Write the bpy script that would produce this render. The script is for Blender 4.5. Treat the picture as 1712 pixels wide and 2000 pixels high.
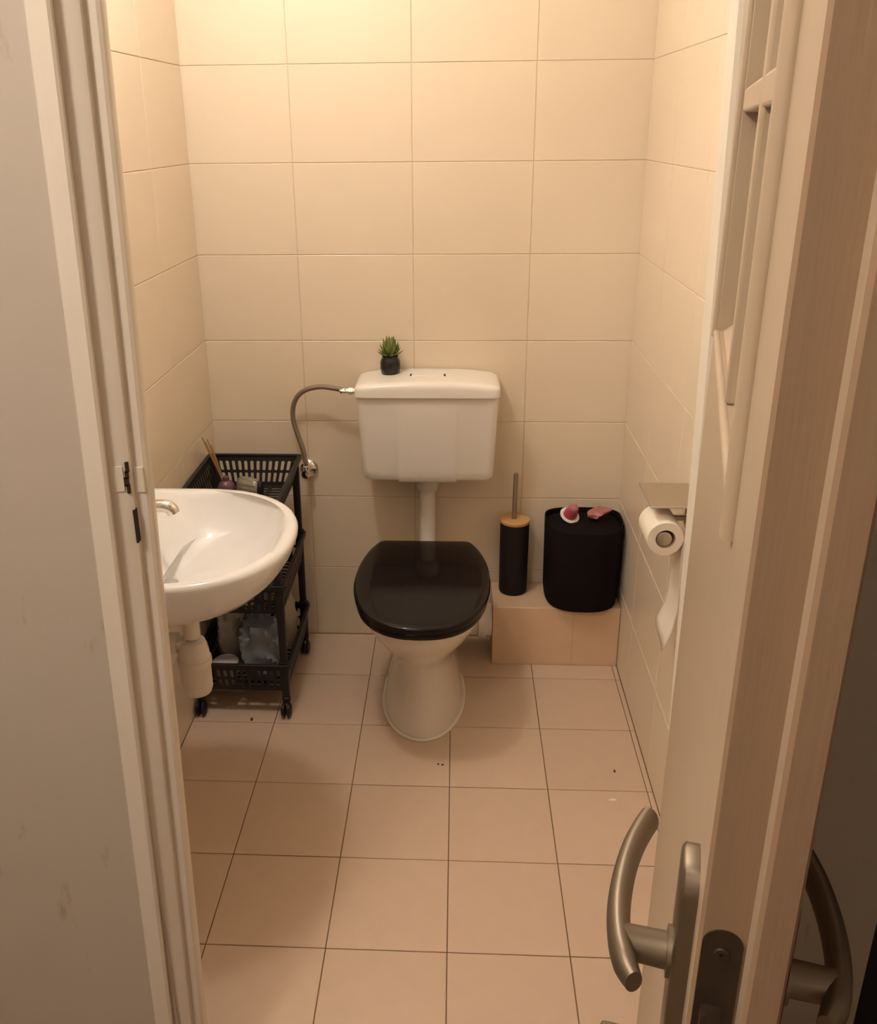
import bpy, bmesh, math, random
from mathutils import Vector, Matrix
random.seed(7)
PI = math.pi
for o in list(bpy.data.objects): bpy.data.objects.remove(o)
scene = bpy.context.scene
COL = scene.collection

# ------------------------------------------------------------------ camera, world, exposure
CAM = Vector((.1275, -2.6487, 1.5897)); YAW, PITCH, ROLL, FPX = -.0533, -.3698, -.0106, 1771.93
fw = Vector((math.sin(YAW)*math.cos(PITCH), math.cos(YAW)*math.cos(PITCH), math.sin(PITCH)))
rt = Vector((math.cos(YAW), -math.sin(YAW), 0)); up = rt.cross(fw)
r2 = rt*math.cos(ROLL)+up*math.sin(ROLL); u2 = -rt*math.sin(ROLL)+up*math.cos(ROLL)
cd = bpy.data.cameras.new('camera'); cam = bpy.data.objects.new('camera', cd); COL.objects.link(cam)
m = Matrix.Identity(4)
for i in range(3):
    m[i][0] = r2[i]; m[i][1] = u2[i]; m[i][2] = -fw[i]; m[i][3] = CAM[i]
cam.matrix_world = m
cd.sensor_fit = 'HORIZONTAL'; cd.sensor_width = 36; cd.lens = FPX/1712*36
cd.shift_x = 54.135/1712; cd.shift_y = -64.512/1712; cd.clip_start = .02
scene.camera = cam
wd = bpy.data.worlds.new('world'); scene.world = wd; wd.use_nodes = True
wd.node_tree.nodes['Background'].inputs[0].default_value = (.5, .55, .65, 1)
wd.node_tree.nodes['Background'].inputs[1].default_value = .02
vs = scene.view_settings
vs.view_transform = 'Standard'; vs.look = 'None'; vs.gamma = 1; vs.use_curve_mapping = False; vs.exposure = 0.0
ROOM_LAMP = (-.36, -.88, 2.32); ROOM_STRENGTH = 140.0; ROOM_COLOR = (1, .94, .86)
HALL_LAMP = (-.66, -2.60, 2.34); HALL_STRENGTH = 92.0; HALL_COLOR = (1, .89, .77)

# ------------------------------------------------------------------ materials
def mat(name, col, rough=.5, metal=0, spec=.5, noise=0, nscale=30, bump=0, bscale=200, stretch=(1, 1, 1), trans=0, emit=None, rand=0, coat=0, alpha=1, ior=1.45):
    M = bpy.data.materials.new(name); M.use_nodes = True
    nt = M.node_tree; b = nt.nodes['Principled BSDF']; L = nt.links.new
    b.inputs['Base Color'].default_value = (*col, 1); b.inputs['Roughness'].default_value = rough
    b.inputs['Metallic'].default_value = metal; b.inputs['Specular IOR Level'].default_value = spec
    b.inputs['IOR'].default_value = ior
    b.inputs['Transmission Weight'].default_value = trans; b.inputs['Coat Weight'].default_value = coat
    b.inputs['Coat Roughness'].default_value = .05
    b.inputs['Alpha'].default_value = alpha
    if emit:
        b.inputs['Emission Color'].default_value = (*emit[0], 1); b.inputs['Emission Strength'].default_value = emit[1]
    tc = nt.nodes.new('ShaderNodeTexCoord'); mp = nt.nodes.new('ShaderNodeMapping')
    mp.inputs['Scale'].default_value = stretch; L(tc.outputs['Object'], mp.inputs[0])
    if noise or rand:
        n = nt.nodes.new('ShaderNodeTexNoise'); n.inputs['Scale'].default_value = nscale; n.inputs['Detail'].default_value = 5
        L(mp.outputs[0], n.inputs[0])
        h = nt.nodes.new('ShaderNodeHueSaturation'); h.inputs['Color'].default_value = (*col, 1)
        r = nt.nodes.new('ShaderNodeMapRange'); r.inputs[3].default_value = 1-noise; r.inputs[4].default_value = 1+noise
        L(n.outputs[0], r.inputs[0])
        if rand:
            oi = nt.nodes.new('ShaderNodeObjectInfo'); rr = nt.nodes.new('ShaderNodeMapRange')
            rr.inputs[3].default_value = 1-rand; rr.inputs[4].default_value = 1+rand
            L(oi.outputs['Random'], rr.inputs[0]); mu = nt.nodes.new('ShaderNodeMath'); mu.operation = 'MULTIPLY'
            L(rr.outputs[0], mu.inputs[0]); L(r.outputs[0], mu.inputs[1]); L(mu.outputs[0], h.inputs['Value'])
        else:
            L(r.outputs[0], h.inputs['Value'])
        L(h.outputs[0], b.inputs['Base Color'])
    if bump:
        n2 = nt.nodes.new('ShaderNodeTexNoise'); n2.inputs['Scale'].default_value = bscale; n2.inputs['Detail'].default_value = 3
        L(mp.outputs[0], n2.inputs[0])
        bp = nt.nodes.new('ShaderNodeBump'); bp.inputs['Strength'].default_value = bump; bp.inputs['Distance'].default_value = .002
        L(n2.outputs[0], bp.inputs['Height']); L(bp.outputs[0], b.inputs['Normal'])
    return M

M = {}
M['wall_tile'] = mat('wall_tile', (.80, .68, .53), .28, spec=.45, noise=.035, nscale=14, bump=.12, bscale=160, stretch=(.25, .25, 1.6), rand=.012)
M['floor_tile'] = mat('floor_tile', (.64, .475, .355), .38, spec=.4, noise=.05, nscale=22, bump=.06, bscale=120, rand=.02)
M['wall_grout'] = mat('wall_grout', (.66, .54, .41), .9, noise=.12, nscale=40)
M['floor_grout'] = mat('floor_grout', (.17, .095, .05), .95, noise=.3, nscale=20)
M['ledge_tile'] = mat('ledge_tile', (.70, .50, .34), .33, spec=.4, noise=.06, nscale=18, bump=.08, bscale=140, rand=.02)
M['frame'] = mat('frame_paint', (.79, .715, .615), .38, noise=.04, nscale=9, bump=.10, bscale=40, stretch=(6, 6, .5))
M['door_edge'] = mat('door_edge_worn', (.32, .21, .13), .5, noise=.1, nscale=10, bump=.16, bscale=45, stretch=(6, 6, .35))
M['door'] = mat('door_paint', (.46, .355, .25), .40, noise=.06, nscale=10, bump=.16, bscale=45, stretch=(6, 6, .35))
M['ceiling'] = mat('ceiling_paint', (.82, .78, .72), .9)
M['hall_floor'] = mat('hall_floor', (.30, .20, .13), .5, noise=.2, nscale=12, stretch=(1, 8, 1))
M['ceramic'] = mat('ceramic', (.87, .86, .85), .07, spec=.5, coat=.5)
M['ceramic_wc'] = mat('ceramic_toilet', (.80, .74, .66), .10, spec=.5, coat=.4)
M['plastic_white'] = mat('white_plastic', (.87, .825, .77), .24, spec=.45)
M['plastic_pipe'] = mat('pipe_plastic', (.80, .74, .66), .40)
M['silicone'] = mat('silicone', (.86, .80, .70), .5)
M['black_gloss'] = mat('black_gloss', (.009, .0065, .006), .06, spec=.32)
M['black_matt'] = mat('black_matt', (.013, .009, .009), .6, spec=.25)
M['bin_black'] = mat('bin_black', (.012, .008, .0075), .9, spec=.08)
M['black_plastic'] = mat('black_plastic', (.016, .014, .014), .45, spec=.4, noise=.1, nscale=60)
M['chrome'] = mat('chrome', (.82, .80, .78), .08, metal=1)
M['steel'] = mat('brushed_steel', (.55, .50, .45), .34, metal=1, bump=.15, bscale=300, stretch=(1, 12, 1))
M['braid'] = mat('steel_braid', (.36, .30, .24), .40, metal=1, bump=.8, bscale=900)
M['bronze'] = mat('handle_metal', (.27, .22, .165), .46, metal=1, noise=.08, nscale=30)
M['lock'] = mat('lock_plate', (.09, .068, .05), .45, metal=.8, noise=.2, nscale=80)
M['dark_hole'] = mat('dark_hole', (.03, .018, .01), .9)
M['bamboo'] = mat('bamboo', (.62, .36, .15), .5, noise=.12, nscale=30, stretch=(1, 12, 1))
M['reed'] = mat('reed', (.42, .25, .12), .7)
M['leaf'] = mat('leaf', (.155, .19, .05), .55, noise=.25, nscale=40, rand=.15)
M['pot'] = mat('pot_glaze', (.016, .014, .015), .22)
M['soil'] = mat('soil', (.03, .02, .012), .95)
M['paper'] = mat('paper', (.86, .78, .68), .95, spec=.1, bump=.25, bscale=350)
M['card'] = mat('cardboard', (.42, .32, .22), .9)
M['glass'] = mat('frosted_glass', (.85, .80, .70), .45, trans=.6)
M['clear'] = mat('clear_plastic', (.80, .78, .76), .18, trans=.55, noise=.1, nscale=30)
M['clear_glass'] = mat('clear_glass', (.85, .75, .62), .08, trans=.75)
M['pink'] = mat('pink_plastic', (.48, .07, .09), .3)
M['pale_pink'] = mat('pale_pink_film', (.42, .15, .16), .4, noise=.25, nscale=60)
M['white_rim'] = mat('white_rim', (.80, .76, .72), .4)
M['purple'] = mat('purple_plastic', (.30, .20, .42), .4)
M['mauve'] = mat('mauve_glass', (.16, .08, .10), .25)
M['blue_film'] = mat('blue_film', (.22, .26, .31), .22, noise=.45, nscale=28, bump=.6, bscale=40)
M['white_film'] = mat('white_film', (.52, .48, .45), .28, noise=.3, nscale=30, bump=.6, bscale=40)
M['cream_pack'] = mat('cream_pack', (.52, .45, .34), .5, noise=.15, nscale=20)
M['soap'] = mat('soap_bar', (.45, .25, .12), .5)
M['hall_dark'] = mat('doorway_dark', (.012, .010, .013), .5)  # darkness of the hall doorway put into the colour
M['crumb'] = mat('crumb', (.10, .05, .03), .9)
M['lamp_glow'] = mat('lamp_glow', (1, .9, .8), .4, emit=(ROOM_COLOR, ROOM_STRENGTH))
M['hall_glow'] = mat('hall_glow', (1, .9, .8), .4, emit=(HALL_COLOR, HALL_STRENGTH))

def hall_wall_mat():
    Mx = mat('hall_wall_paint', (.53, .465, .392), .55, bump=.10, bscale=60)
    nt = Mx.node_tree; b = nt.nodes['Principled BSDF']; L = nt.links.new
    tc = nt.nodes.new('ShaderNodeTexCoord'); mp = nt.nodes.new('ShaderNodeMapping'); mp.inputs['Scale'].default_value = (14, 14, 5)
    L(tc.outputs['Object'], mp.inputs[0])
    n = nt.nodes.new('ShaderNodeTexNoise'); n.inputs['Scale'].default_value = 2.2; n.inputs['Detail'].default_value = 6
    L(mp.outputs[0], n.inputs[0])
    r = nt.nodes.new('ShaderNodeValToRGB'); e = r.color_ramp.elements
    e[0].position = .665; e[0].color = (.53, .465, .392, 1); e[1].position = .75; e[1].color = (.42, .33, .25, 1)
    L(n.outputs[0], r.inputs[0]); L(r.outputs[0], b.inputs['Base Color'])
    return Mx
M['hall_wall'] = hall_wall_mat()

# ------------------------------------------------------------------ mesh helpers
ORI = {}
class G:
    def __init__(s): s.v = []; s.f = []
    def add(s, vs_, fs):
        k = len(s.v); s.v += [tuple(p) for p in vs_]; s.f += [tuple(i+k for i in f) for f in fs]; return s
    def box(s, x0, x1, y0, y1, z0, z1):
        return s.add([(x0,y0,z0),(x1,y0,z0),(x1,y1,z0),(x0,y1,z0),(x0,y0,z1),(x1,y0,z1),(x1,y1,z1),(x0,y1,z1)],
                     [(0,3,2,1),(4,5,6,7),(0,1,5,4),(1,2,6,5),(2,3,7,6),(3,0,4,7)])
    def loft(s, rings, cap0=True, cap1=True, closed=True):
        n = len(rings[0]); vs_ = [p for r in rings for p in r]; fs = []
        for i in range(len(rings)-1):
            for j in range(n if closed else n-1):
                k = (j+1) % n
                fs.append((i*n+j, i*n+k, (i+1)*n+k, (i+1)*n+j))
        if cap0: fs.append(tuple(range(n-1, -1, -1)))
        if cap1: fs.append(tuple((len(rings)-1)*n+j for j in range(n)))
        return s.add(vs_, fs)
    def lathe(s, prof, c=(0,0,0), n=32, axis='z', cap=True):
        rings = []
        for r, h in prof:
            ring = []
            for j in range(n):
                a = 2*PI*j/n; p = (r*math.cos(a), r*math.sin(a), h)
                if axis == 'x': p = (p[2], p[0], p[1])
                if axis == 'y': p = (p[1], p[2], p[0])
                ring.append((p[0]+c[0], p[1]+c[1], p[2]+c[2]))
            rings.append(ring)
        return s.loft(rings, cap, cap)
    def tube(s, pts, r, n=12, rs=None, flat=1.0, cap=True):
        pts = [Vector(p) for p in pts]; rings = []
        t = (pts[1]-pts[0]).normalized(); ref = Vector((0,0,1)) if abs(t.z) < .9 else Vector((0,1,0))
        a = t.cross(ref).normalized()
        for i, p in enumerate(pts):
            t = (pts[min(i+1, len(pts)-1)]-pts[max(i-1, 0)]).normalized()
            a = (a-t*a.dot(t)).normalized(); b = t.cross(a)
            rr = rs[i] if rs else r
            rings.append([tuple(p+a*rr*flat*math.cos(2*PI*j/n)+b*rr*math.sin(2*PI*j/n)) for j in range(n)])
        return s.loft(rings, cap, cap)
    def prism(s, poly, z0, z1, sh=0, zref=0):
        n = len(poly)
        return s.loft([[(x+sh*(z0-zref), y, z0) for x, y in poly], [(x+sh*(z1-zref), y, z1) for x, y in poly]])
    def build(s, name, material, parent=None, smooth=None, bevel=0, seg=2, solid=0, sub=0, origin=None):
        me = bpy.data.meshes.new(name)
        o0 = Vector(origin) if origin is not None else (ORI[parent.name] if parent else Vector((0,0,0)))
        bm = bmesh.new()
        vv = [bm.verts.new(Vector(p)-o0) for p in s.v]
        for f in s.f:
            try: bm.faces.new([vv[i] for i in f])
            except ValueError: pass
        bmesh.ops.recalc_face_normals(bm, faces=bm.faces)
        bm.to_mesh(me); bm.free()
        if smooth is not None:
            for p in me.polygons: p.use_smooth = True
            me.set_sharp_from_angle(angle=math.radians(smooth))
        me.materials.append(M[material])
        o = bpy.data.objects.new(name, me); COL.objects.link(o)
        if solid:
            md = o.modifiers.new('solid', 'SOLIDIFY'); md.thickness = solid; md.offset = 0
        if bevel:
            md = o.modifiers.new('bevel', 'BEVEL'); md.width = bevel; md.segments = seg; md.limit_method = 'ANGLE'; md.angle_limit = math.radians(40)
            for p in me.polygons: p.use_smooth = True
            me.set_sharp_from_angle(angle=math.radians(35))
        if sub:
            md = o.modifiers.new('sub', 'SUBSURF'); md.levels = sub; md.render_levels = sub
        if parent: o.parent = parent; ORI[o.name] = o0
        else:
            o.location = o0; ORI[o.name] = o0
        return o

def tag(o, label, cat=None, group=None, kind=None):
    o['label'] = label
    if cat: o['category'] = cat
    if group: o['group'] = group
    if kind: o['kind'] = kind
    return o
def thing(name, loc, label, cat, group=None, kind=None, rz=0, world=True):
    o = bpy.data.objects.new(name, None); COL.objects.link(o); o.location = loc; o.rotation_euler = (0, 0, rz)
    o.empty_display_size = .05
    ORI[o.name] = Vector(loc) if world else Vector((0,0,0))
    return tag(o, label, cat, group, kind)
def crom(pts, n=8):
    P_ = [Vector(p) for p in pts]; P_ = [P_[0]*2-P_[1]]+P_+[P_[-1]*2-P_[-2]]; out = []
    for i in range(1, len(P_)-2):
        a, b, c, d = P_[i-1:i+3]
        for k in range(n):
            t = k/n
            out.append(.5*((2*b)+(c-a)*t+(2*a-5*b+4*c-d)*t*t+(3*b-a-3*c+d)*t**3))
    return out+[P_[-2]]
def rrect(x0, x1, y0, y1, r, n=6):
    out = []
    for cx, cy, a0 in ((x1-r, y0+r, -PI/2), (x1-r, y1-r, 0), (x0+r, y1-r, PI/2), (x0+r, y0+r, PI)):
        for k in range(n+1):
            a = a0+PI/2*k/n; out.append((cx+r*math.cos(a), cy+r*math.sin(a)))
    return out

# ------------------------------------------------------------------ the room shell
XL, XR, YF, CEIL = -.6243, .6374, -1.51, 2.5
YH = -1.61                       # hall-side face of the front wall
TH, TW, FT = .25, 1/3, .2525
def struct(name, g, m_, label, cat='wall', **k):
    o = g.build(name, m_, **k); return tag(o, label, cat, kind='structure')
GAP = .0011; TD = .007; REC = .0016
wall_back = struct('wall_back', G().box(XL-.12, XR+.12, REC, .12, -.05, CEIL), 'wall_grout', 'cream tiled back wall behind the toilet')
wall_left = struct('wall_left', G().box(XL-.12, XL-REC, YF, 0, -.05, CEIL), 'wall_grout', 'cream tiled wall on the washbasin side')
wall_right = struct('wall_right', G().box(XR+REC, XR+.12, YF, 0, -.05, CEIL), 'wall_grout', 'cream tiled wall carrying the toilet roll holder')
floor = struct('floor', G().box(XL-.12, XR+.12, YF, .12, -.12, -REC), 'floor_grout', 'beige square tiled floor with dark joints', 'floor')
ceiling = struct('ceiling', G().box(-1.5, 1.7, -3.7, .12, CEIL, CEIL+.1), 'ceiling', 'plain white ceiling above the small toilet room', 'ceiling')

TM = {}
def tile(w, h, material, parent, mtx):
    key = (round(w, 4), round(h, 4), material)
    if key not in TM:
        a, b, c = w/2, h/2, .0012
        v = [(-a,-b,-TD),(a,-b,-TD),(a,b,-TD),(-a,b,-TD),(-a,-b,-c*.6),(a,-b,-c*.6),(a,b,-c*.6),(-a,b,-c*.6),
             (-a+c,-b+c,0),(a-c,-b+c,0),(a-c,b-c,0),(-a+c,b-c,0)]
        f = [(8,9,10,11)]
        for i in range(4):
            j = (i+1) % 4; f += [(i,j,4+j,4+i),(4+i,4+j,8+j,8+i)]
        me = bpy.data.meshes.new('tile'); me.from_pydata(v, [], f); me.update(); me.materials.append(M[material]); TM[key] = me
    o = bpy.data.objects.new('tile', TM[key]); COL.objects.link(o); o.parent = parent
    o.matrix_parent_inverse = Matrix.Identity(4)
    o.matrix_basis = Matrix.Translation(-ORI[parent.name]) @ mtx
    return o
def frame_m(p, ax, ay):
    ax, ay = Vector(ax), Vector(ay); az = ax.cross(ay); mm = Matrix.Identity(4)
    for i in range(3): mm[i][0], mm[i][1], mm[i][2], mm[i][3] = ax[i], ay[i], az[i], p[i]
    return mm
def grid(u0, u1, ujoints, v0, v1, vjoints, fn):
    us = [u0]+sorted(u for u in ujoints if u0+.004 < u < u1-.004)+[u1]; vs_ = [v0]+sorted(v for v in vjoints if v0+.004 < v < v1-.004)+[v1]
    for a, b in zip(us, us[1:]):
        for c, d in zip(vs_, vs_[1:]):
            fn((a+b)/2, (c+d)/2, b-a-2*GAP, d-c-2*GAP)
zj = [TH*i for i in range(1, 11)]
jit = lambda: random.uniform(-.0004, .0002)
grid(XL-.003, XR+.003, [TW*i for i in range(-3, 4)], 0, CEIL, zj, lambda u, v, w, h: tile(w, h, 'wall_tile', wall_back, frame_m((u, -jit(), v), (1,0,0), (0,0,1))))
yj = [-TW*i for i in range(1, 6)]
grid(YF, 0, yj, 0, CEIL, zj, lambda u, v, w, h: tile(w, h, 'wall_tile', wall_left, frame_m((XL+jit(), u, v), (0,1,0), (0,0,1))))
grid(YF, 0, yj, 0, CEIL, zj, lambda u, v, w, h: tile(w, h, 'wall_tile', wall_right, frame_m((XR-jit(), u, v), (0,-1,0), (0,0,1))))
grid(XL, XR, [.1177+FT*i for i in range(-3, 3)], YF, 0, [-.2432-FT*j for j in range(-1, 6)],
     lambda u, v, w, h: tile(w, h, 'floor_tile', floor, frame_m((u, v, jit()), (1,0,0), (0,1,0))))

# front wall with the doorway (hall face at y=YH), the hall around the camera
OX0, OX1, OZ = -.318, .470, 2.03
wall_front = struct('wall_front', G().box(-1.5, OX0, YH, YF, -.05, CEIL).box(OX1, .750, YH, YF, -.05, CEIL).box(.750, 1.7, YH, YF, 2.05, CEIL).box(OX0, OX1, YH, YF, OZ, CEIL),
                    'hall_wall', 'scuffed off-white painted hall wall beside the doorway')
struct('wall_hall_left', G().box(-1.5, -1.4, -3.7, YH, -.05, CEIL), 'hall_wall', 'off-white hall side wall out of view on the washbasin side')
struct('wall_hall_right', G().box(1.6, 1.7, -3.7, YH, -.05, CEIL), 'hall_wall', 'off-white hall side wall out of view past the open door')
struct('wall_hall_rear', G().box(-1.5, 1.7, -3.8, -3.7, -.05, CEIL), 'hall_wall', 'off-white hall wall behind the viewer')
struct('floor_hall', G().box(-1.5, 1.7, -3.7, YF, -.12, -.004), 'hall_floor', 'brown hall floor in front of the doorway', 'floor')
d2 = thing('doorway_2', (1.15, YH+.03, 0), 'black panel standing in for a dark doorway beyond the handle at the far right edge', 'door', kind='structure')
G().box(.752, 1.55, YH+.02, YH+.06, 0, 2.04).build('doorway_panel', 'hall_dark', d2, bevel=.003)  # near-black panel added to stand in for the dark doorway

# door frame: jambs follow the photographed profile; they splay very slightly towards the floor
SHL, SHR, ZR = .020, -.022, 1.15
t1 = thing('trim_1', (-.31, -1.56, 0), 'cream painted door jamb with strike plates, left of the doorway', 'door frame', kind='structure')
prof = [(-.334,-1.6105),(-.334,-1.617),(-.331,-1.621),(-.3085,-1.622),(-.3055,-1.619),(-.3065,-1.611),(-.3100,-1.6085),(-.3085,-1.6055),(-.3000,-1.6030),(-.2860,-1.5990),(-.2832,-1.5965),(-.2842,-1.588),(-.2825,-1.5845),
        (-.2780,-1.5850),(-.2710,-1.5835),(-.2675,-1.580),(-.2665,-1.576),(-.2740,-1.545),(-.2850,-1.512),(-.334,-1.512)]
G().prism(prof, 0, OZ+.02, SHL, ZR).build('jamb', 'frame', t1, smooth=30)
G().add([(-.3080,-1.6074,1.163),(-.2905,-1.6024,1.163),(-.2905,-1.6024,1.197),(-.3080,-1.6074,1.197),(-.3075,-1.6035,1.163),(-.2900,-1.5985,1.163),(-.2900,-1.5985,1.197),(-.3075,-1.6035,1.197)],
        [(0,1,2,3),(4,7,6,5),(0,4,5,1),(1,5,6,2),(2,6,7,3),(3,7,4,0)]).build('strike_plate', 'frame', t1, bevel=.0006)
G().box(-.2830,-.2705,-1.5872,-1.582, 1.156, 1.190).build('strike_plate', 'frame', t1, bevel=.0006)
hole = G()
for z0, z1, x0, x1 in ((1.160,1.172,-.2880,-.2845),(1.170,1.182,-.2905,-.2850),(1.180,1.190,-.2885,-.2845),(1.188,1.202,-.2870,-.2835)):
    hole.box(x0, x1, -1.6022, -1.592, z0, z1)
hole.build('latch_slot', 'dark_hole', t1)
G().box(-.2852,-.2828,-1.6002,-1.590, 1.090, 1.136).build('bolt_slot', 'dark_hole', t1)
t2 = thing('trim_2', (.46, -1.56, 0), 'cream painted hinge jamb, bright narrow strip beside the open door', 'door frame', kind='structure')
prof2 = [(.485,-1.6105),(.485,-1.620),(.466,-1.622),(.4605,-1.616),(.4600,-1.549),(.4420,-1.549),(.4372,-1.545),(.4365,-1.539),(.4365,-1.512),(.485,-1.512)]
G().prism(prof2, 0, OZ+.02, SHR, ZR).build('jamb', 'frame', t2, smooth=30)
t3 = thing('trim_3', (.08, -1.56, 2.0), 'cream painted door frame head above the doorway', 'door frame', kind='structure')
G().box(-.30,.455,-1.62,-1.512, 2.0, 2.05).build('frame_head', 'frame', t3, bevel=.003)

# ------------------------------------------------------------------ the open door (local x: hinge to free edge, y: towards the hall face)
dr = thing('door_1', (.422, -1.6, 0), 'open cream painted door with small glass panes and a bow lever handle', 'door', kind='structure',
           rz=math.atan2(-.9718, -.2356), world=False)
DW = .709
U0, UM0, UM1, U1, ZB, ZT = .075, .343, .367, .598, 1.385, 1.832
g = G()
g.box(0, U0, 0, .042, .006, 1.99); st1 = g.build('hinge_stile', 'door', dr, bevel=.0015)
g = G(); lock_poly = [(U1,0),(DW-.002,0),(DW,.002),(DW,.0240),(DW+.010,.0252),(DW+.012,.0275),(DW+.012,.0415),(DW+.0105,.043),(U1,.043)]
ls = g.prism(lock_poly, .006, 1.99).build('lock_stile', 'door', dr, smooth=30)
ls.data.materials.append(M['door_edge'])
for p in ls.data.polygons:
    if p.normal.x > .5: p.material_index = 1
G().box(U0, U1, 0, .042, .006, ZB).build('bottom_rail', 'door', dr)
G().box(U0, U1, 0, .042, ZT, 1.99).build('top_rail', 'door', dr)
G().box(UM0, UM1, .001, .034, ZB, ZT).build('glazing_bar', 'door', dr, bevel=.003)
for zz in (1.600,):
    G().box(U0, UM0, .001, .034, zz, zz+.022).build('glazing_bar', 'door', dr, bevel=.003)
    G().box(UM1, U1, .001, .034, zz, zz+.022).build('glazing_bar', 'door', dr, bevel=.003)
# raised bead round the opening and a sloping ledge at the foot of each pane
def bead(p, q, rr=.0065):
    G().tube([p, q], rr, n=12).build('bead', 'door', dr, smooth=40)
bead((U1+.004, -.001, ZB-.008), (U1+.004, -.001, ZT+.008)); bead((U0-.004, -.001, ZB-.008), (U0-.004, -.001, ZT+.008), .004)
bead((U0-.004, -.001, ZT+.006), (U1+.004, -.001, ZT+.006)); bead((U0-.004, .001, ZB-.004), (U1+.004, .001, ZB-.004), .0045)
for a, b in ((U0, UM0), (UM1, U1)):
    G().add([(a,.002,ZB-.004),(b,.002,ZB-.004),(b,.020,ZB+.012),(a,.020,ZB+.012),(a,.020,ZB-.004),(b,.020,ZB-.004)],
            [(0,1,2,3),(3,2,5,4),(0,4,5,1),(0,3,4),(1,5,2)]).build('pane_sill', 'door', dr)
    for c, d in ((ZB, 1.600), (1.622, ZT)):
        G().box(a, b, .019, .023, c, d).build('pane', 'glass', dr)
# lock and handles
HU, HZ = .668, 1.139
def plate_poly(x0, x1, z0, z1, r, n=6): return rrect(x0, x1, z0, z1, r, n)
def yplate(name, x0, x1, z0, z1, r, ya, yb, m_, parent):
    P_ = plate_poly(x0, x1, z0, z1, r); s = 1 if yb > ya else -1; c = min(.002, abs(yb-ya)*.4)
    cx, cz = (x0+x1)/2, (z0+z1)/2
    ins = lambda k: [(x-(c*k if x > cx else -c*k), z-(c*k if z > cz else -c*k)) for x, z in P_]
    return G().loft([[(x, ya, z) for x, z in P_], [(x, yb-s*c, z) for x, z in P_], [(x, yb, z) for x, z in ins(1)]]).build(name, m_, parent, smooth=50)
def lever(side):
    y0 = 0 if side < 0 else .042; S = side
    root = yplate('handle_plate', HU-.020, HU+.0185, HZ-.150, HZ+.072, .014, y0, y0+S*.0095, 'bronze', dr)
    G().lathe([(.0145, y0+S*.0085),(.0145, y0+S*.012),(.0105, y0+S*.0125),(.0100, y0+S*.034),(.0105, y0+S*.037)], (HU, 0, HZ), 24, 'y').build('handle_neck', 'bronze', root, smooth=40)
    pts = [(HU+.027, .0290), (HU+.016, .0345), (HU+.002, .0385), (HU-.016, .0408), (HU-.036, .0410), (HU-.058, .0392), (HU-.078, .0358), (HU-.095, .0312), (HU-.107, .0270)]
    path = crom([(a, y0+S*b, HZ) for a, b in pts], 5)
    n = len(path); rs = [.0108*(.72+.28*min(1, i/5)) for i in range(n)]
    G().tube(path, .0105, 16, rs, .66).build('grip', 'bronze', root, smooth=50)
    zk = HZ-.086
    kn = G().lathe([(.011, y0+S*.0085),(.011, y0+S*.016),(.007, y0+S*.018),(.007, y0+S*.026)], (HU, 0, zk), 20, 'y').build('thumb_turn', 'bronze', root, smooth=40)
    G().box(HU-.013, HU+.013, min(y0+S*.024, y0+S*.046), max(y0+S*.024, y0+S*.046), zk-.0035, zk+.0035).build('turn_wing', 'bronze', kn, bevel=.003)
    return root
lever(-1); lever(1)
lp = rrect(.0022, .0225, .985, 1.205, .0100, 8)
lk = G().loft([[(DW-.002, y, z) for y, z in lp], [(DW+.0010, y, z) for y, z in lp]]).build('lock_plate', 'lock', dr)
G().lathe([(.0040, DW+.0008),(.0040, DW+.0016),(.0034, DW+.0022),(.0012, DW+.0022),(.0012, DW+.0012)], (0, .0123, 1.190), 16, 'x').build('screw', 'lock', lk, smooth=40)
G().add([(DW,.0055,HZ-.014),(DW,.0175,HZ-.014),(DW,.0175,HZ+.014),(DW,.0055,HZ+.014),(DW+.009,.0075,HZ-.014),(DW+.009,.0075,HZ+.014),(DW+.009,.0055,HZ-.014),(DW+.009,.0055,HZ+.014)],
        [(0,1,4,6),(3,7,5,2),(1,2,5,4),(0,6,7,3),(6,4,5,7)]).build('latch_bolt', 'lock', lk)
G().box(DW, DW+.003, .007, .0165, HZ-.105, HZ-.070).build('dead_bolt', 'lock', lk, bevel=.0008)
for hz in (.25, 1.72):
    G().lathe([(.006, hz-.04),(.007, hz-.038),(.007, hz+.038),(.006, hz+.04)], (-.010, .046, 0), 16).build('hinge', 'bronze', dr, smooth=40)

# ------------------------------------------------------------------ lamps (outside the frame)
lm = thing('ceiling_lamp', (ROOM_LAMP[0], ROOM_LAMP[1], CEIL), 'round opal pendant lamp over the washbasin', 'lamp')
G().lathe([(.05, CEIL-.001),(.05, CEIL-.02),(.012, CEIL-.03),(.004, CEIL-.04),(.004, ROOM_LAMP[2]+.11),(.02, ROOM_LAMP[2]+.10),(.024, ROOM_LAMP[2]+.065)], (ROOM_LAMP[0], ROOM_LAMP[1], 0), 24).build('pendant', 'plastic_white', lm, smooth=40)
def globe(c, r, n=20): return [(max(r*math.sin(PI*i/n), 1e-4), c[2]-r*math.cos(PI*i/n)) for i in range(n+1)]
G().lathe(globe(ROOM_LAMP, .065), (ROOM_LAMP[0], ROOM_LAMP[1], 0), 28).build('globe', 'lamp_glow', lm, smooth=80)
hl = thing('hall_lamp', (HALL_LAMP[0], HALL_LAMP[1], CEIL), 'round opal ceiling lamp in the hall', 'lamp')
G().lathe([(.06, CEIL-.001),(.06, CEIL-.02),(.02, CEIL-.03),(.02, HALL_LAMP[2]+.08)], (HALL_LAMP[0], HALL_LAMP[1], 0), 24).build('lamp_base', 'plastic_white', hl, smooth=40)
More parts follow.
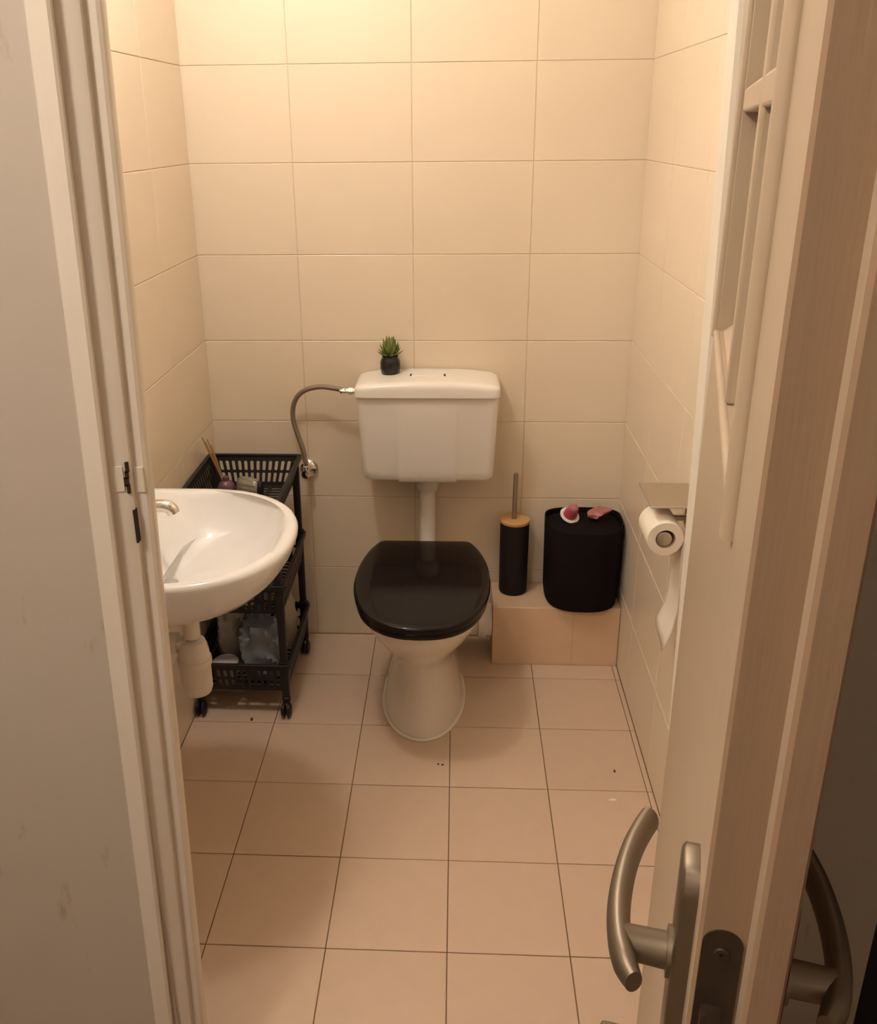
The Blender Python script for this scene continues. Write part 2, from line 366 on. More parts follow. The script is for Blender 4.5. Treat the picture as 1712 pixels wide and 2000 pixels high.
G().lathe(globe(HALL_LAMP, .10), (HALL_LAMP[0], HALL_LAMP[1], 0), 28).build('globe', 'hall_glow', hl, smooth=80)

# ------------------------------------------------------------------ tiled ledge in the corner
LX, LY, LZ = .2455, -.169, .2055
lg = thing('tiled_ledge', (.44, -.085, 0), 'low tiled ledge boxing in pipes in the corner beside the toilet', 'ledge')
G().box(LX+REC, XR-.001, LY+REC, -.001, 0, LZ-REC).build('core', 'wall_grout', lg)
def ltile(a, b, c, d, fn): fn((a+b)/2, (c+d)/2, b-a-2*GAP, d-c-2*GAP)
for a, b in ((LX, .495), (.495, XR-.001)):
    ltile(a, b, .001, LZ-.001, lambda u, v, w, h: tile(w, h, 'ledge_tile', lg, frame_m((u, LY, v), (1,0,0), (0,0,1))))
for a, b in ((LX, .497), (.497, XR-.001)):
    ltile(a, b, LY, -.002, lambda u, v, w, h: tile(w, h, 'ledge_tile', lg, frame_m((u, v, LZ), (1,0,0), (0,1,0))))
ltile(LY, -.002, .001, LZ-.001, lambda u, v, w, h: tile(w, h, 'ledge_tile', lg, frame_m((LX, u, v), (0,-1,0), (0,0,1))))

# ------------------------------------------------------------------ toilet
TX = .0375
wc = thing('toilet', (TX, -.40, 0), 'white ceramic toilet bowl with a glossy black lid', 'toilet')
def dring(hw, yb, yf, z, n=48, pr=3.2, split=.46, cx=TX):
    yc = yb+(yf-yb)*split; out = []
    for j in range(n):
        a = 2*PI*j/n; c, s = math.cos(a), math.sin(a)
        if s <= 0: x, y = hw*c, (yc-yf)*s                    # front half, towards -y
        else:
            e = 2/pr; x = hw*math.copysign(abs(c)**e, c); y = (yb-yc)*abs(s)**e
        out.append((cx+x, yc+y, z))
    return out
rows = [(.117,-.165,-.562,0,.45),(.116,-.163,-.560,.012,.45),(.108,-.162,-.550,.05,.45),(.097,-.160,-.534,.10,.45),(.089,-.158,-.522,.15,.45),(.088,-.158,-.520,.18,.45),
        (.096,-.160,-.530,.21,.46),(.113,-.162,-.556,.24,.46),(.135,-.165,-.592,.275,.47),(.153,-.170,-.625,.31,.48),(.166,-.175,-.650,.345,.49),(.173,-.180,-.664,.375,.50),(.174,-.182,-.667,.388,.50),(.171,-.184,-.664,.394,.50),
        (.140,-.215,-.63,.394,.5),(.135,-.22,-.62,.38,.5),(.11,-.25,-.58,.30,.5),(.06,-.32,-.50,.22,.5)]
G().loft([dring(h, b, f, z, split=s) for h, b, f, z, s in rows]).build('bowl', 'ceramic_wc', wc, smooth=60)
sil = dring(.119,-.17,-.565,.003, split=.45)
G().tube(sil+[sil[0]], .0050, 8, cap=False).build('silicone_seal', 'silicone', wc, smooth=80)
half = [(0,-.172),(.100,-.172),(.131,-.176),(.149,-.205),(.168,-.260),(.182,-.335),(.187,-.425),(.181,-.500),(.164,-.570),(.137,-.625),(.098,-.666),(.050,-.688),(0,-.694)]
hp = crom([(a, b, 0) for a, b in half], 5)
def lid_ring(k, z, dz=0, lo=0):
    cx, cy = 0, -.43; o_ = []
    for p in hp: o_.append((p.x, p.y))
    full = o_+[(-x, y) for x, y in reversed(o_[1:-1])]
    out = []
    for x, y in full:
        d = math.hypot(x, y-cy); f = (d-k)/d
        out.append((TX+x*f, cy+(y-cy)*f, z))
    return out
G().loft([lid_ring(.006, .396), lid_ring(.004, .398), lid_ring(.003, .410), lid_ring(.006, .413), lid_ring(.06, .413), lid_ring(.065, .398)], cap0=False, cap1=False).build('seat_ring', 'black_gloss', wc, smooth=50)
G().loft([lid_ring(.01, .4145), lid_ring(.001, .4150), lid_ring(0, .418), lid_ring(0, .426), lid_ring(.0025, .4300), lid_ring(.007, .4320), lid_ring(.014, .4330), lid_ring(.05, .4338), lid_ring(.10, .4342), lid_ring(.125, .4343)]).build('lid', 'black_gloss', wc, smooth=50)
for sx in (-.075, .075):
    G().lathe([(.012, -.02),(.012, .02)], (TX+sx, -.176, .404), 16, 'x').build('hinge', 'black_gloss', wc, smooth=40)
fp = crom([(.0405,-.062,.60),(.0405,-.062,.50),(.0405,-.062,.42),(.040,-.070,.375),(.039,-.10,.345),(.038,-.16,.335),(.0375,-.20,.335)], 6)
pp = G().tube(fp, .0245, 24).build('flush_pipe', 'plastic_pipe', wc, smooth=60)
tag(pp, 'white plastic flush pipe')
G().lathe([(.0240,.552),(.0300,.5525),(.0308,.556),(.0330,.562),(.0368,.570),(.0368,.602),(.030,.606)], (.0405,-.062,0), 28).build('pipe_nut', 'plastic_pipe', pp, smooth=40)
oc = G().lathe([(.050,.075),(.050,.200),(.060,.203),(.060,.2205),(.052,.2245),(.052,.2440)], (0,-.115,.130), 32, 'x').build('outlet_connector', 'plastic_pipe', wc, smooth=40)

# ------------------------------------------------------------------ cistern
CX = .0435
ci = thing('cistern', (CX, -.09, .597), 'white plastic toilet cistern on the tiled wall', 'cistern')
def cis_ring(w, yf, z, bump=.010, r=.022, zc=0, ins=0):
    out = []
    yb = -.004
    out.append((-w, yb))
    for k in range(7):
        a = PI+PI/2*k/6; out.append((-w+r+r*math.cos(a), yf+r+r*math.sin(a)))
    bw = .088*w/.2
    for t in (-1.05, -1.0, -.95, -.85, -.6, -.3, 0, .3, .6, .85, .95, 1.0, 1.05):
        x = t*bw; b = bump*(1 if abs(t) < .96 else .5 if abs(t) < 1.02 else 0); out.append((x, yf-b))
    for k in range(7):
        a = 3*PI/2+PI/2*k/6; out.append((w-r+r*math.cos(a), yf+r+r*math.sin(a)))
    out.append((w, yb))
    return [(CX+x, y, z-(zc if abs(x) < bw*1.01 else zc*.4 if abs(x) < bw*1.03 else 0)) for x, y in out]
G().loft([cis_ring(.160,-.105,.6085,.003,.03,.004), cis_ring(.182,-.131,.6085,.0035,.03,.005), cis_ring(.1895,-.1385,.6125,.004,.028,.005), cis_ring(.1935,-.1425,.620,.0045,.026,.005), cis_ring(.1950,-.1445,.64,.005), cis_ring(.2000,-.1550,.76,.004), cis_ring(.2040,-.1630,.850,.0015), cis_ring(.2045,-.1635,.866,.001), cis_ring(.2020,-.161,.8735,.001)]).build('tank', 'plastic_white', ci, smooth=28)
def lidr(ins, z, arch=1):
    P_ = rrect(-.2085+ins, .2085-ins, -.1745+ins, -.003-min(ins, .004), max(.024-ins*.6, .006), 6)
    out = []
    # resample the long sides so the top can arch
    Q = []
    for i, p in enumerate(P_):
        q = P_[(i+1) % len(P_)]; Q.append(p)
        if abs(p[0]-q[0]) > .1:
            for k in range(1, 12): Q.append((p[0]+(q[0]-p[0])*k/12, p[1]+(q[1]-p[1])*k/12))
    return [(CX+x, y, z+arch*.012*max(0, 1-(x/.21)**2)) for x, y in Q]
G().loft([lidr(.003,.8735,0), lidr(0,.8745,0), lidr(0,.893,.45), lidr(.0018,.8985,.7), lidr(.006,.9030,.95), lidr(.014,.9055,1), lidr(.030,.9065,1), lidr(.060,.9070,1), lidr(.083,.9072,1)], cap0=True, cap1=True).build('lid', 'plastic_white', ci, smooth=40)
zb = .9072+.012
fb = G().box(CX-.047, CX+.047, -.100, -.072, zb-.006, zb+.0012).build('flush_plate', 'plastic_white', ci, bevel=.0015)
for sx in (-1, 1):
    G().box(CX+sx*.0490-.0026, CX+sx*.0490+.0026, -.096, -.077, zb-.006, zb+.0010).build('slot', 'dark_hole', fb)

# ------------------------------------------------------------------ water hose and valve
ho = thing('water_hose', (-.3355, -.001, .596), 'braided steel hose looping from a chrome wall valve to the cistern', 'hose')
hp2 = crom([(-.196,-.085,.871),(-.235,-.080,.877),(-.275,-.070,.878),(-.318,-.058,.866),(-.348,-.048,.842),(-.364,-.042,.806),(-.366,-.040,.765),(-.355,-.040,.718),(-.342,-.040,.672),(-.335,-.040,.625)], 8)
G().tube(hp2, .0075, 14).build('hose', 'braid', ho, smooth=80)
G().lathe([(.0078,-.214),(.0085,-.204),(.0075,-.190),(.0115,-.189),(.0115,-.176),(.0085,-.175),(.0085,-.1662)], (0,-.085,.871), 6, 'x').build('hose_nut', 'chrome', ho, smooth=20)
va = G().lathe([(.0005,-.001),(.029,-.002),(.030,-.006),(.026,-.012),(.016,-.016),(.011,-.018),(.011,-.050),(.013,-.052),(.013,-.062),(.0005,-.064)], (-.3335,0,.5965), 32, 'y').build('valve', 'chrome', ho, smooth=40)
G().lathe([(.008,.596),(.010,.602),(.010,.616),(.0075,.618),(.0075,.630)], (-.335,-.040,0), 12).build('valve_outlet', 'chrome', ho, smooth=30)

# ------------------------------------------------------------------ plant on the cistern
px, py, pz = -.0675, -.052, .9155
pl = thing('potted_succulent', (px, py, pz), 'small spiky green succulent in a black pot on the cistern', 'plant')
G().lathe([(.023,pz-.0002),(.0275,pz+.003),(.0295,pz+.016),(.0295,pz+.034),(.0265,pz+.043),(.0235,pz+.047),(.0240,pz+.053),(.0215,pz+.053),(.0205,pz+.045)], (px,py,0), 32).build('pot', 'pot', pl, smooth=50)
G().lathe([(.0205,pz+.046),(.0208,pz+.049),(.001,pz+.051)], (px,py,0), 20).build('soil', 'soil', pl, smooth=60)
def leaf_mesh():
    g = G(); L_ = .050; rings = []
    for i in range(8):
        t = i/7; w = .0086*(math.sin(PI*min(1, .18+t*.62))**.8)*(1-t**4)+.0003; th = w*.42; cz = .010*t*t
        rings.append([(L_*t-cz*.2, w*math.cos(a), cz+th*math.sin(a)-(.0015*math.cos(a)**2*-1)) for a in [2*PI*k/8 for k in range(8)]])
    g.loft(rings); return g
first = None; k = 0
for tier, (cnt, el, sc, h) in enumerate(((9, 14, .72, .051), (9, 36, .82, .053), (7, 56, .95, .055), (5, 74, 1.1, .056))):
    for j in range(cnt):
        az = 2*PI*(j+.5*(tier % 2)+random.uniform(-.12,.12))/cnt
        if first is None:
            lf = leaf_mesh().build('leaf', 'leaf', None, smooth=60); first = lf.data
        else:
            lf = bpy.data.objects.new('leaf', first); COL.objects.link(lf)
        lf.parent = pl
        lf.location = (.006*math.cos(az), .006*math.sin(az), h); lf.rotation_euler = (0, -math.radians(el+random.uniform(-6,6)), az)
        s_ = sc*random.uniform(.92,1.06); lf.scale = (s_, s_, s_)

# ------------------------------------------------------------------ toilet brush
bx, by = .3115, -.0565
tb = thing('toilet_brush', (bx, by, LZ), 'black cylindrical toilet brush holder with bamboo lid and steel handle', 'toilet brush')
G().lathe([(.040,LZ),(.0435,LZ+.004),(.0445,LZ+.012),(.0450,LZ+.236),(.0440,LZ+.239)], (bx,by,0), 40).build('holder', 'black_matt', tb, smooth=40)
G().lathe([(.0452,LZ+.239),(.0466,LZ+.241),(.0466,LZ+.248),(.0452,LZ+.2495)], (bx,by,0), 40).build('lid', 'bamboo', tb, smooth=40)
G().tube([(bx-.003,by,LZ+.249),(bx-.001,by,LZ+.395),(bx-.001,by,LZ+.400)], .0072, 16, [.0072,.0072,.0060]).build('handle', 'braid', tb, smooth=40)

# ------------------------------------------------------------------ black bin on the ledge with two wrappers on top
BX = .5185
bn = thing('waste_bin', (BX, -.10, LZ), 'black half-round waste bin standing on the tiled ledge', 'bin')
def bring(hw, yf, z, yb=-.004, n=40):
    out = []
    for j in range(n):
        a = 2*PI*j/n; c, s = math.cos(a), math.sin(a); yc = -.075; e = 2/2.7
        x = hw*math.copysign(abs(c)**e, c); y = yc+((yb-yc)*abs(s)**(2/3.3) if s > 0 else -(yc-yf)*abs(s)**e)
        out.append((BX+x, y, z))
    return out
G().loft([bring(.103,-.196,LZ+.001,-.010), bring(.110,-.206,LZ+.006,-.006), bring(.113,-.210,LZ+.03), bring(.1155,-.214,LZ+.20), bring(.1165,-.216,LZ+.262), bring(.1155,-.2145,LZ+.268), bring(.112,-.210,LZ+.268,-.008), bring(.111,-.209,LZ+.255,-.009)], cap1=False).build('bin_body', 'bin_black', bn, smooth=50)
G().loft([bring(.1108,-.2088,LZ+.250,-.0092), bring(.100,-.198,LZ+.257,-.018), bring(.06,-.15,LZ+.259,-.04)], cap0=True).build('bag_liner', 'bin_black', bn, smooth=70)
zl = LZ+.2605
c1 = thing('jelly_cup', (.476, -.062, zl), 'small red jelly cup with white rim lying on the black bin', 'cup')
def rotpts(g, c, rx=0, rz=0, ry=0):
    mm = Matrix.Rotation(rz, 4, 'Z') @ Matrix.Rotation(ry, 4, 'Y') @ Matrix.Rotation(rx, 4, 'X')
    g.v = [tuple(Vector(c)+mm @ Vector(p)) for p in g.v]; return g
rotpts(G().lathe([(0.0213,0.0000),(0.0206,0.0075),(0.0181,0.0225),(0.0156,0.0275)], n=28), (.476,-.082,zl+.0135), .55, .5).build('cup', 'pink', c1, smooth=50)
rotpts(G().lathe([(0.0153,0.0256),(0.0156,0.0350),(0.0119,0.0425),(0.0050,0.0462),(0.0006,0.0469)], n=28), (.476,-.082,zl+.0135), .55, .5).build('cup_top', 'pale_pink', c1, smooth=60)
rotpts(G().lathe([(0.0300,-0.0019),(0.0306,0.0000),(0.0213,0.0013)], n=28), (.476,-.082,zl+.0135), .55, .5).build('rim', 'white_rim', c1, smooth=40)
c2 = thing('jelly_wrapper', (.560, -.062, zl), 'crumpled pink translucent wrapper lying on the black bin', 'wrapper')
g = G(); rings = []
for i in range(9):
    t = i/8; w = .031*math.sin(PI*(.10+.86*t))**.7*(1-.35*t)
    rings.append([(.560+(t-.45)*.068+.004*math.sin(7*t), -.088+1.25*w*math.cos(a)*(.9+.15*math.sin(5*a+i)), zl+.019+.016*t+w*.6*math.sin(a)*(.9+.2*math.cos(4*a+2*i))) for a in [2*PI*k/14 for k in range(14)]])
g.loft(rings).build('film', 'pale_pink', c2, smooth=60)

# ------------------------------------------------------------------ toilet roll holder, roll
th = thing('roll_holder', (XR, -.84, .82), 'brushed steel toilet roll holder with a flat shelf on the tiled wall', 'holder')
G().box(.529, XR-.001, -.908, -.770, .853, .8565).build('shelf', 'steel', th, bevel=.0012)
G().box(XR-.004, XR-.001, -.905, -.775, .765, .853).build('wall_plate', 'steel', th, bevel=.001)
G().tube([(XR-.003,-.800,.787),(.575,-.800,.787),(.562,-.806,.787),(.5585,-.82,.787),(.5585,-.905,.787)], .0075, 16).build('arm', 'steel', th, smooth=60)
G().lathe([(.0150,-.9185),(.0165,-.9175),(.0165,-.905),(.0145,-.904)], (.5595,0,.788), 28, 'y').build('end_cap', 'steel', th, smooth=40)
ro = thing('toilet_roll', (.561, -.865, .789), 'white toilet paper roll hanging on the steel holder with a loose end', 'toilet paper')
rc = (.561, 0, .7905)
prof = [(.0205,-.922),(.0365,-.922),(.0375,-.920),(.0375,-.826),(.0365,-.824),(.0205,-.824)]
rings = []
for r_, h in prof+[prof[0]]:
    rings.append([(rc[0]+r_*math.sin(2*PI*j/40), h, rc[2]+r_*math.cos(2*PI*j/40)) for j in range(40)])
G().loft(rings, False, False).build('paper', 'paper', ro, smooth=40)
rings = []
for r_, h in ((.0205,-.9215),(.0205,-.8245),(.0195,-.8245),(.0195,-.9215),(.0205,-.9215)):
    rings.append([(rc[0]+r_*math.sin(2*PI*j/32), h, rc[2]+r_*math.cos(2*PI*j/32)) for j in range(32)])
G().loft(rings, False, False).build('core', 'card', ro, smooth=40)
g = G(); rings = []
tail = [(.0,.5987,.790,0,-.920),(.15,.6000,.745,0,-.920),(.35,.6020,.69,.000,-.918),(.6,.6040,.615,-.002,-.912),(.8,.5990,.560,-.008,-.905),(.92,.5900,.525,-.016,-.898),(1,.5830,.503,-.022,-.893)]
for t, x, z, dx, yn in tail:
    rings.append([(x+dx*k/5*-.2+.002*math.sin(k*1.3)*t, yn+(.097)*k/5, z+.030*t*t*k/5) for k in range(6)])
g.loft(rings, False, False, closed=False).build('loose_end', 'paper', ro, smooth=60, solid=.0008)

# ------------------------------------------------------------------ washbasin
BY, BZ = -.945, .800
bs = thing('washbasin', (XL, BY, .63), 'white ceramic washbasin with rounded front on the tiled wall', 'washbasin')
def basin_ring(x0, x1, hw, z, r=.035, n=32, xs=None, e=2.25):
    # straight back at x0, straight sides until xs, then a super-ellipse nose to x1
    xs = xs if xs is not None else x0+(x1-x0)*.40
    out = [(x0, BY-hw+r), (x0+r*.3, BY-hw+r*.3), (x0+r, BY-hw)]
    for k in range(n+1):
        a = -PI/2+PI*k/n; c, s = math.cos(a), math.sin(a)
        out.append((xs+(x1-xs)*abs(c)**(2/e), BY+hw*math.copysign(abs(s)**(2/e), s)))
    out += [(x0+r, BY+hw), (x0+r*.3, BY+hw-r*.3), (x0, BY+hw-r)]
    return [(x, y, z) for x, y in out]
W0 = XL+.0005
outer = [basin_ring(W0,-.37,.10,.668,.02), basin_ring(W0,-.335,.150,.672,.02), basin_ring(W0,-.298,.190,.684,.02), basin_ring(W0,-.264,.217,.703,.02), basin_ring(W0,-.236,.236,.730,.02),
         basin_ring(W0,-.216,.247,.760,.012), basin_ring(W0,-.206,.2520,.785,.006), basin_ring(W0,-.2050,.2525,.794,.006), basin_ring(W0,-.2085,.2500,.801,.006), basin_ring(W0,-.215,.2445,.8045,.006)]
inner = [basin_ring(W0+.008,-.229,.232,.8045,.006), basin_ring(-.525,-.236,.226,.800,.05, xs=-.40), basin_ring(-.518,-.242,.221,.790,.05, xs=-.40), basin_ring(-.500,-.262,.202,.755,.06, xs=-.40), basin_ring(-.480,-.300,.165,.722,.06, xs=-.41),
         basin_ring(-.495,-.345,.125,.702,.05, xs=-.43), basin_ring(-.494,-.40,.07,.688,.03, xs=-.45), basin_ring(-.490,-.455,.02,.683,.008, xs=-.472)]
G().loft(outer+inner).build('basin', 'ceramic', bs, smooth=45)
G().lathe([(.016,.6835),(.016,.6870),(.011,.6870),(.007,.684)], (-.480,BY,0), 24).build('drain', 'chrome', bs, smooth=40)
rotpts(G().lathe([(.009,0),(.011,.0015),(.011,.003),(.007,.003),(.006,.001)], n=20), (-.5035, BY, .770), 0, 0, PI/2-.5).build('overflow_ring', 'chrome', bs, smooth=40)
tp = thing('basin_tap', (-.565, BY, BZ), 'chrome mixer tap on the washbasin', 'tap')
G().lathe([(.026,.8035),(.026,.810),(.022,.815),(.021,.870),(.019,.880),(.001,.884)], (-.568,BY,0), 28).build('tap_body', 'chrome', tp, smooth=40)
G().tube(crom([(-.568,BY,.852),(-.53,BY,.858),(-.495,BY,.863),(-.472,BY,.863),(-.461,BY,.857),(-.457,BY,.848)], 5), .0135, 20, flat=1.0).build('spout', 'chrome', tp, smooth=60)
G().tube([(-.566,BY,.884),(-.54,BY,.897),(-.515,BY,.905)], .006, 12, [.009,.007,.005]).build('lever', 'chrome', tp, smooth=50)
tr = thing('bottle_trap', (-.452, -.925, .40), 'white plastic bottle trap under the washbasin', 'trap')
tx, ty = -.452, -.930
G().lathe([(.0185,.672),(.0185,.545)], (tx,ty,0), 24).build('tailpipe', 'plastic_pipe', tr, smooth=60)
G().lathe([(.0205,.537),(.027,.534),(.031,.522),(.034,.505),(.0345,.490)], (tx,ty,0), 32).build('trap_top', 'plastic_pipe', tr, smooth=45)
G().lathe([(.0375,.491),(.0380,.488),(.0380,.476),(.0365,.474),(.0345,.472),(.0345,.415),(.031,.404),(.022,.399),(.001,.398)], (tx,ty,0), 32).build('trap_cup', 'plastic_pipe', tr, smooth=45)
ou = G().tube([(tx-.01,ty,.528),(XL+.002,ty,.528)], .0165, 20).build('outlet_pipe', 'plastic_pipe', tr, smooth=60)
G().lathe([(.022,-.505),(.0235,-.503),(.0235,-.486),(.021,-.484)], (0,ty,.528), 24, 'x').build('outlet_nut', 'plastic_pipe', ou, smooth=40)

# ------------------------------------------------------------------ three-tier trolley
ct = thing('storage_trolley', (-.478, -.28, 0), 'black plastic three-tier storage trolley on castors in the corner', 'trolley')
def slot_panel(p00, p10, p11, p01, nu, nv, mu0, mu1, mv0, mv1, fu=.55, fv=.80, seg=12, horizontal=False):
    """flat panel (four corners) pierced by nu x nv pill-shaped slots"""
    A, B, Cc, D = map(Vector, (p00, p10, p11, p01))
    P_ = lambda u, v: tuple((A*(1-u)+B*u)*(1-v)+(D*(1-u)+Cc*u)*v)
    g = G()
    lu = (B-A).length*(1-mu0-mu1)/nu; lv = (D-A).length*(1-mv0-mv1)/nv
    def quad(u0, u1, v0, v1): g.add([P_(u0,v0),P_(u1,v0),P_(u1,v1),P_(u0,v1)], [(0,1,2,3)])
    quad(0, 1, 0, mv0); quad(0, 1, 1-mv1, 1); quad(0, mu0, mv0, 1-mv1); quad(1-mu1, 1, mv0, 1-mv1)
    du = (1-mu0-mu1)/nu; dv = (1-mv0-mv1)/nv
    for i in range(nu):
        for j in range(nv):
            cu, cv = mu0+du*(i+.5), mv0+dv*(j+.5)
            a, b = lu*fu/2, lv*fv/2; r = min(a, b)
            inn, out = [], []
            for k in range(seg):
                an = 2*PI*(k+.5)/seg; c, s = math.cos(an), math.sin(an)
                x = r*c+math.copysign(a-r, c); y = r*s+math.copysign(b-r, s)
                inn.append((cu+x/lu*du, cv+y/lv*dv))
                m_ = max(abs(c), abs(s)); out.append((cu+c/m_*du/2, cv+s/m_*dv/2))
            # corner points exactly on the cell corners
            for tgt in ((1,1),(-1,1),(-1,-1),(1,-1)):
                best = min(range(seg), key=lambda q: (out[q][0]-cu-tgt[0]*du/2)**2/du**2+(out[q][1]-cv-tgt[1]*dv/2)**2/dv**2)
                out[best] = (cu+tgt[0]*du/2, cv+tgt[1]*dv/2)
            g.loft([[P_(*q) for q in inn], [P_(*q) for q in out]], False, False)
    return g
RX0, RX1, RY0, RY1 = -.621, -.336, -.468, -.092
for zr, flare in ((.676, .030), (.424, .016), (.172, .016)):
    dp = .092; zb = zr-dp; ix = flare
    bx0, bx1, by0, by1 = RX0+ix, RX1-ix, RY0+ix, RY1-ix
    e = .011
    rim = G()
    rim.loft([[(x, y, z) for x, y in rrect(RX0+i_, RX1-i_, RY0+i_, RY1-i_, .012)] for i_, z in ((0, zr-.012), (0, zr-.001), (.0015, zr), (e-.0015, zr), (e, zr-.001), (e, zr-.004), (.004, zr-.006), (.003, zr-.012))], False, False)
    bk = rim.build('basket_rim', 'black_plastic', ct, smooth=40)
    i2 = .005
    c = [(RX0+i2, RY0+i2), (RX1-i2, RY0+i2), (RX1-i2, RY1-i2), (RX0+i2, RY1-i2)]
    d = [(bx0, by0), (bx1, by0), (bx1, by1), (bx0, by1)]
    for k in range(4):
        q = (k+1) % 4; nn = 12 if k % 2 == 0 else 16
        slot_panel((*d[k], zb), (*d[q], zb), (*c[q], zr-.005), (*c[k], zr-.005), nn, 2, .07, .07, .08, .14).build('side_panel', 'black_plastic', bk, solid=.0022)
    slot_panel((*d[0], zb), (*d[1], zb), (*d[2], zb), (*d[3], zb), 4, 14, .06, .06, .05, .05, .82, .5).build('base_panel', 'black_plastic', bk, solid=.0024)
for lx, ly in ((-.605,-.452), (-.356,-.452), (-.605,-.108), (-.356,-.108)):
    g = G(); rings = []
    for z, w in ((.045,.0105),(.160,.0115),(.1605,.0145),(.178,.0145),(.1785,.0100),(.410,.0112),(.4105,.0140),(.430,.0140),(.4305,.0098),(.655,.0108)):
        rings.append([(lx+x, ly+y, z) for x, y in rrect(-w, w, -w*.85, w*.85, w*.35, 3)])
    po = g.loft(rings).build('post', 'black_plastic', ct, smooth=40)
    cx = lx+.002
    G().lathe([(.009,.062),(.012,.060),(.012,.047),(.007,.040)], (lx,ly,0), 16).build('castor_stem', 'black_plastic', po, smooth=40)
    for s_ in (-1, 1):
        x0 = lx+s_*.003; x1 = lx+s_*.015
        G().lathe([(.018,x0),(.0215,x0+s_*.002),(.0215,x0+s_*.007),(.016,x1-s_*.001),(.008,x1)], (0,ly-.012,.0215), 24, 'x').build('castor_wheel', 'black_plastic', po, smooth=40)

# things in the trolley baskets
zt_ = .676-.092+.0013
rd = thing('reed_diffuser', (-.545, -.205, zt_), 'reed diffuser with brown sticks in the top trolley basket', 'diffuser')
G().lathe([(.022,zt_),(.025,zt_+.003),(.026,zt_+.030),(.018,zt_+.042),(.010,zt_+.047),(.010,zt_+.058),(.008,zt_+.058)], (-.545,-.205,0), 24).build('bottle', 'mauve', rd, smooth=50)
for dx, dy, h in ((-.052,-.020,.185),(-.040,-.030,.175),(-.046,.010,.170),(-.030,-.012,.160)):
    G().tube([(-.543,-.204,zt_+.012),(-.545+dx,-.205+dy,zt_+h)], .0022, 8).build('reed', 'reed', rd, smooth=60)
gj = thing('glass_jar', (-.470, -.215, zt_), 'ribbed clear glass jar with dark lid lying in the top trolley basket', 'jar')
rings = []
for i, (h, r_) in enumerate(((-.045,.012),(-.043,.020),(-.030,.0265),(0,.028),(.022,.026),(.030,.020))):
    rings.append([(-.472+h*.9, -.215-h*.35+r_*(1+.05*math.cos(10*2*PI*k/40))*math.cos(2*PI*k/40)*.95, zt_+.0305+r_*(1+.05*math.cos(10*2*PI*k/40))*math.sin(2*PI*k/40)) for k in range(40)])
G().loft(rings).build('jar_body', 'clear_glass', gj, smooth=50)
rings = []
for h, r_ in ((.029,.019),(.030,.023),(.044,.023),(.045,.020)):
    rings.append([(-.472+h*.9, -.215-h*.35+r_*math.cos(2*PI*k/24)*.95, zt_+.0305+r_*math.sin(2*PI*k/24)) for k in range(24)])
G().loft(rings).build('jar_lid', 'black_plastic', gj, smooth=40)
so = G().loft([[(x, y, z) for x, y in rrect(-.445+i_, -.395-i_, -.315+i_, -.283-i_, .012, 5)] for i_, z in ((.003, zt_+.0002), (0, zt_+.004), (0, zt_+.016), (.004, zt_+.021))]).build('soap_bar', 'soap', smooth=40, origin=(-.42,-.30,zt_))
tag(so, 'tan bar of soap in the top trolley basket', 'soap')
mb = thing('mauve_box', (-.555, -.29, zt_), 'dark mauve rounded pouch in the top trolley basket', 'pouch')
G().loft([[(x, y, z) for x, y in rrect(-.590+i_, -.515-i_, -.345+i_, -.255-i_, .02, 5)] for i_, z in ((.006, zt_+.0002), (0, zt_+.010), (.003, zt_+.036), (.014, zt_+.046))]).build('pouch', 'mauve', mb, smooth=50)
zm = .424-.092+.0013
for x, y, r_, h, m1, m2, lb in ((-.455,-.40,.018,.12,'white_film','purple','small pale bottle with purple cap in the middle trolley basket'),
                                (-.410,-.385,.022,.10,'blue_film','white_rim','blue-grey bottle with white cap in the middle trolley basket'),
                                (-.500,-.38,.020,.14,'purple','white_rim','purple bottle with white cap in the middle trolley basket')):
    b_ = thing('toiletry_bottle', (x, y, zm), lb, 'bottle', 'bottles in the middle basket')
    G().lathe([(r_*.9,zm),(r_,zm+.004),(r_,zm+h*.65),(r_*.55,zm+h*.74),(r_*.55,zm+h*.76)], (x,y,0), 24).build('bottle_body', m1, b_, smooth=45)
    G().lathe([(r_*.62,zm+h*.755),(r_*.62,zm+h*.97),(r_*.55,zm+h)], (x,y,0), 20).build('cap', m2, b_, smooth=45)
zo = .172-.092+.0013
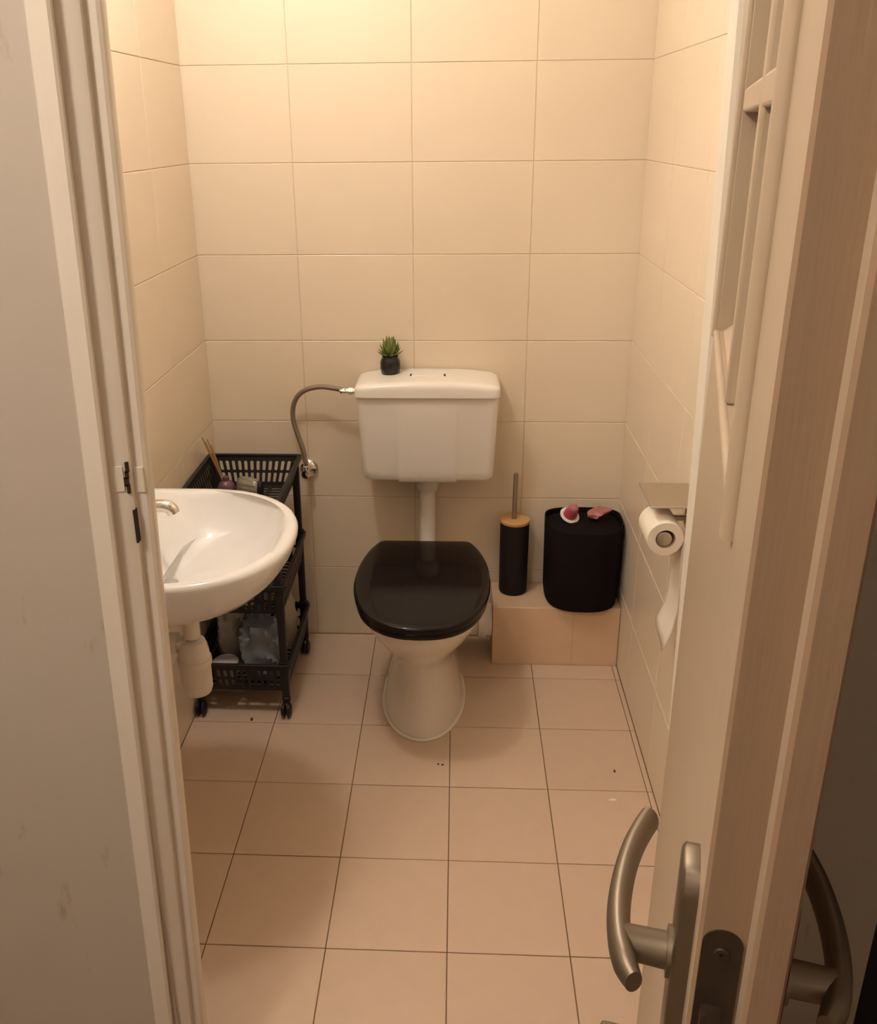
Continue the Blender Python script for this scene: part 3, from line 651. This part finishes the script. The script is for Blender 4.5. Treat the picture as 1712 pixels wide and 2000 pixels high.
def crumple(name, cx, cy, hx, hy, h, m_, label, cat, seed, amp=.012, rz=0):
    rnd = random.Random(seed); n, mrow = 28, 12
    ph = [(rnd.uniform(0,6.28), rnd.uniform(2,6), rnd.uniform(4,11)) for _ in range(5)]
    rings = []
    for i in range(mrow+1):
        t = i/mrow; z = zo+h*t; sc = (.80+.30*math.sin(PI*min(1, t*1.15)))*(1 if t < .8 else 1-1.6*(t-.8)**1.3)
        ring = []
        for k in range(n):
            a = 2*PI*k/n; c, s = math.cos(a), math.sin(a)
            q = sum(math.sin(p0+f1*a+f2*t*2) for p0, f1, f2 in ph)/5
            e = .6; x = hx*sc*math.copysign(abs(c)**e, c)+amp*q*c; y = hy*sc*math.copysign(abs(s)**e, s)+amp*q*s
            zz = z+(amp*.9*q if 0 < i else 0)
            ring.append((cx+x*math.cos(rz)-y*math.sin(rz), cy+x*math.sin(rz)+y*math.cos(rz), max(zz, zo)))
        rings.append(ring)
    o = G().loft(rings).build(name, m_, smooth=35, origin=(cx, cy, zo)); return tag(o, label, cat)
crumple('plastic_bag', -.435, -.355, .056, .066, .170, 'blue_film', 'crumpled blue and clear plastic bag in the bottom trolley basket', 'bag', 3, .020)
crumple('tissue_pack', -.545, -.270, .036, .070, .180, 'white_film', 'crumpled translucent white plastic bag in the bottom trolley basket', 'bag', 5, .016)
crumple('wipes_pack', -.398, -.190, .030, .045, .165, 'cream_pack', 'cream coloured soft pack standing in the bottom trolley basket', 'pack', 9, .008)
bxo = thing('plastic_tub', (-.535, -.415, zo), 'clear plastic tub with lid in the bottom trolley basket', 'tub')
G().lathe([(.028,zo),(.030,zo+.003),(.034,zo+.060),(.033,zo+.062)], (-.535,-.415,0), 28).build('tub', 'clear', bxo, smooth=45)
G().lathe([(.0365,zo+.062),(.0375,zo+.064),(.0375,zo+.070),(.035,zo+.072)], (-.535,-.415,0), 28).build('tub_lid', 'white_film', bxo, smooth=45)

# ------------------------------------------------------------------ scraps on the floor
def scrap(name, x, y, rx, ry, h, m_, label, rz=0):
    rings = [[(x+(a*math.cos(rz)-b*math.sin(rz)), y+(a*math.sin(rz)+b*math.cos(rz)), z) for a, b in [(rx*k*math.cos(2*PI*j/9)*(1+.25*math.sin(3*j)), ry*k*math.sin(2*PI*j/9)) for j in range(9)]] for k, z in ((1, 0.0), (.9, h*.6), (.5, h))]
    tag(G().loft(rings).build(name, m_, smooth=60, origin=(x, y, 0)), label, 'crumb')
scrap('crumb', -.455, -.483, .004, .008, .003, 'crumb', 'dark crumb on the floor in front of the trolley', .2)
scrap('crumb', .0985, -.663, .004, .003, .002, 'crumb', 'brown speck on the floor in front of the toilet, nearer the tile joint')
scrap('crumb', .087, -.661, .0035, .003, .002, 'crumb', 'brown speck on the floor in front of the toilet, further from the tile joint')
scrap('crumb', .552, -.672, .003, .006, .003, 'crumb', 'dark crumb on the floor near the toilet roll wall')
scrap('paper_scrap', .530, -.782, .011, .004, .002, 'paper', 'tiny white paper scrap on the floor near the door handle', .05)
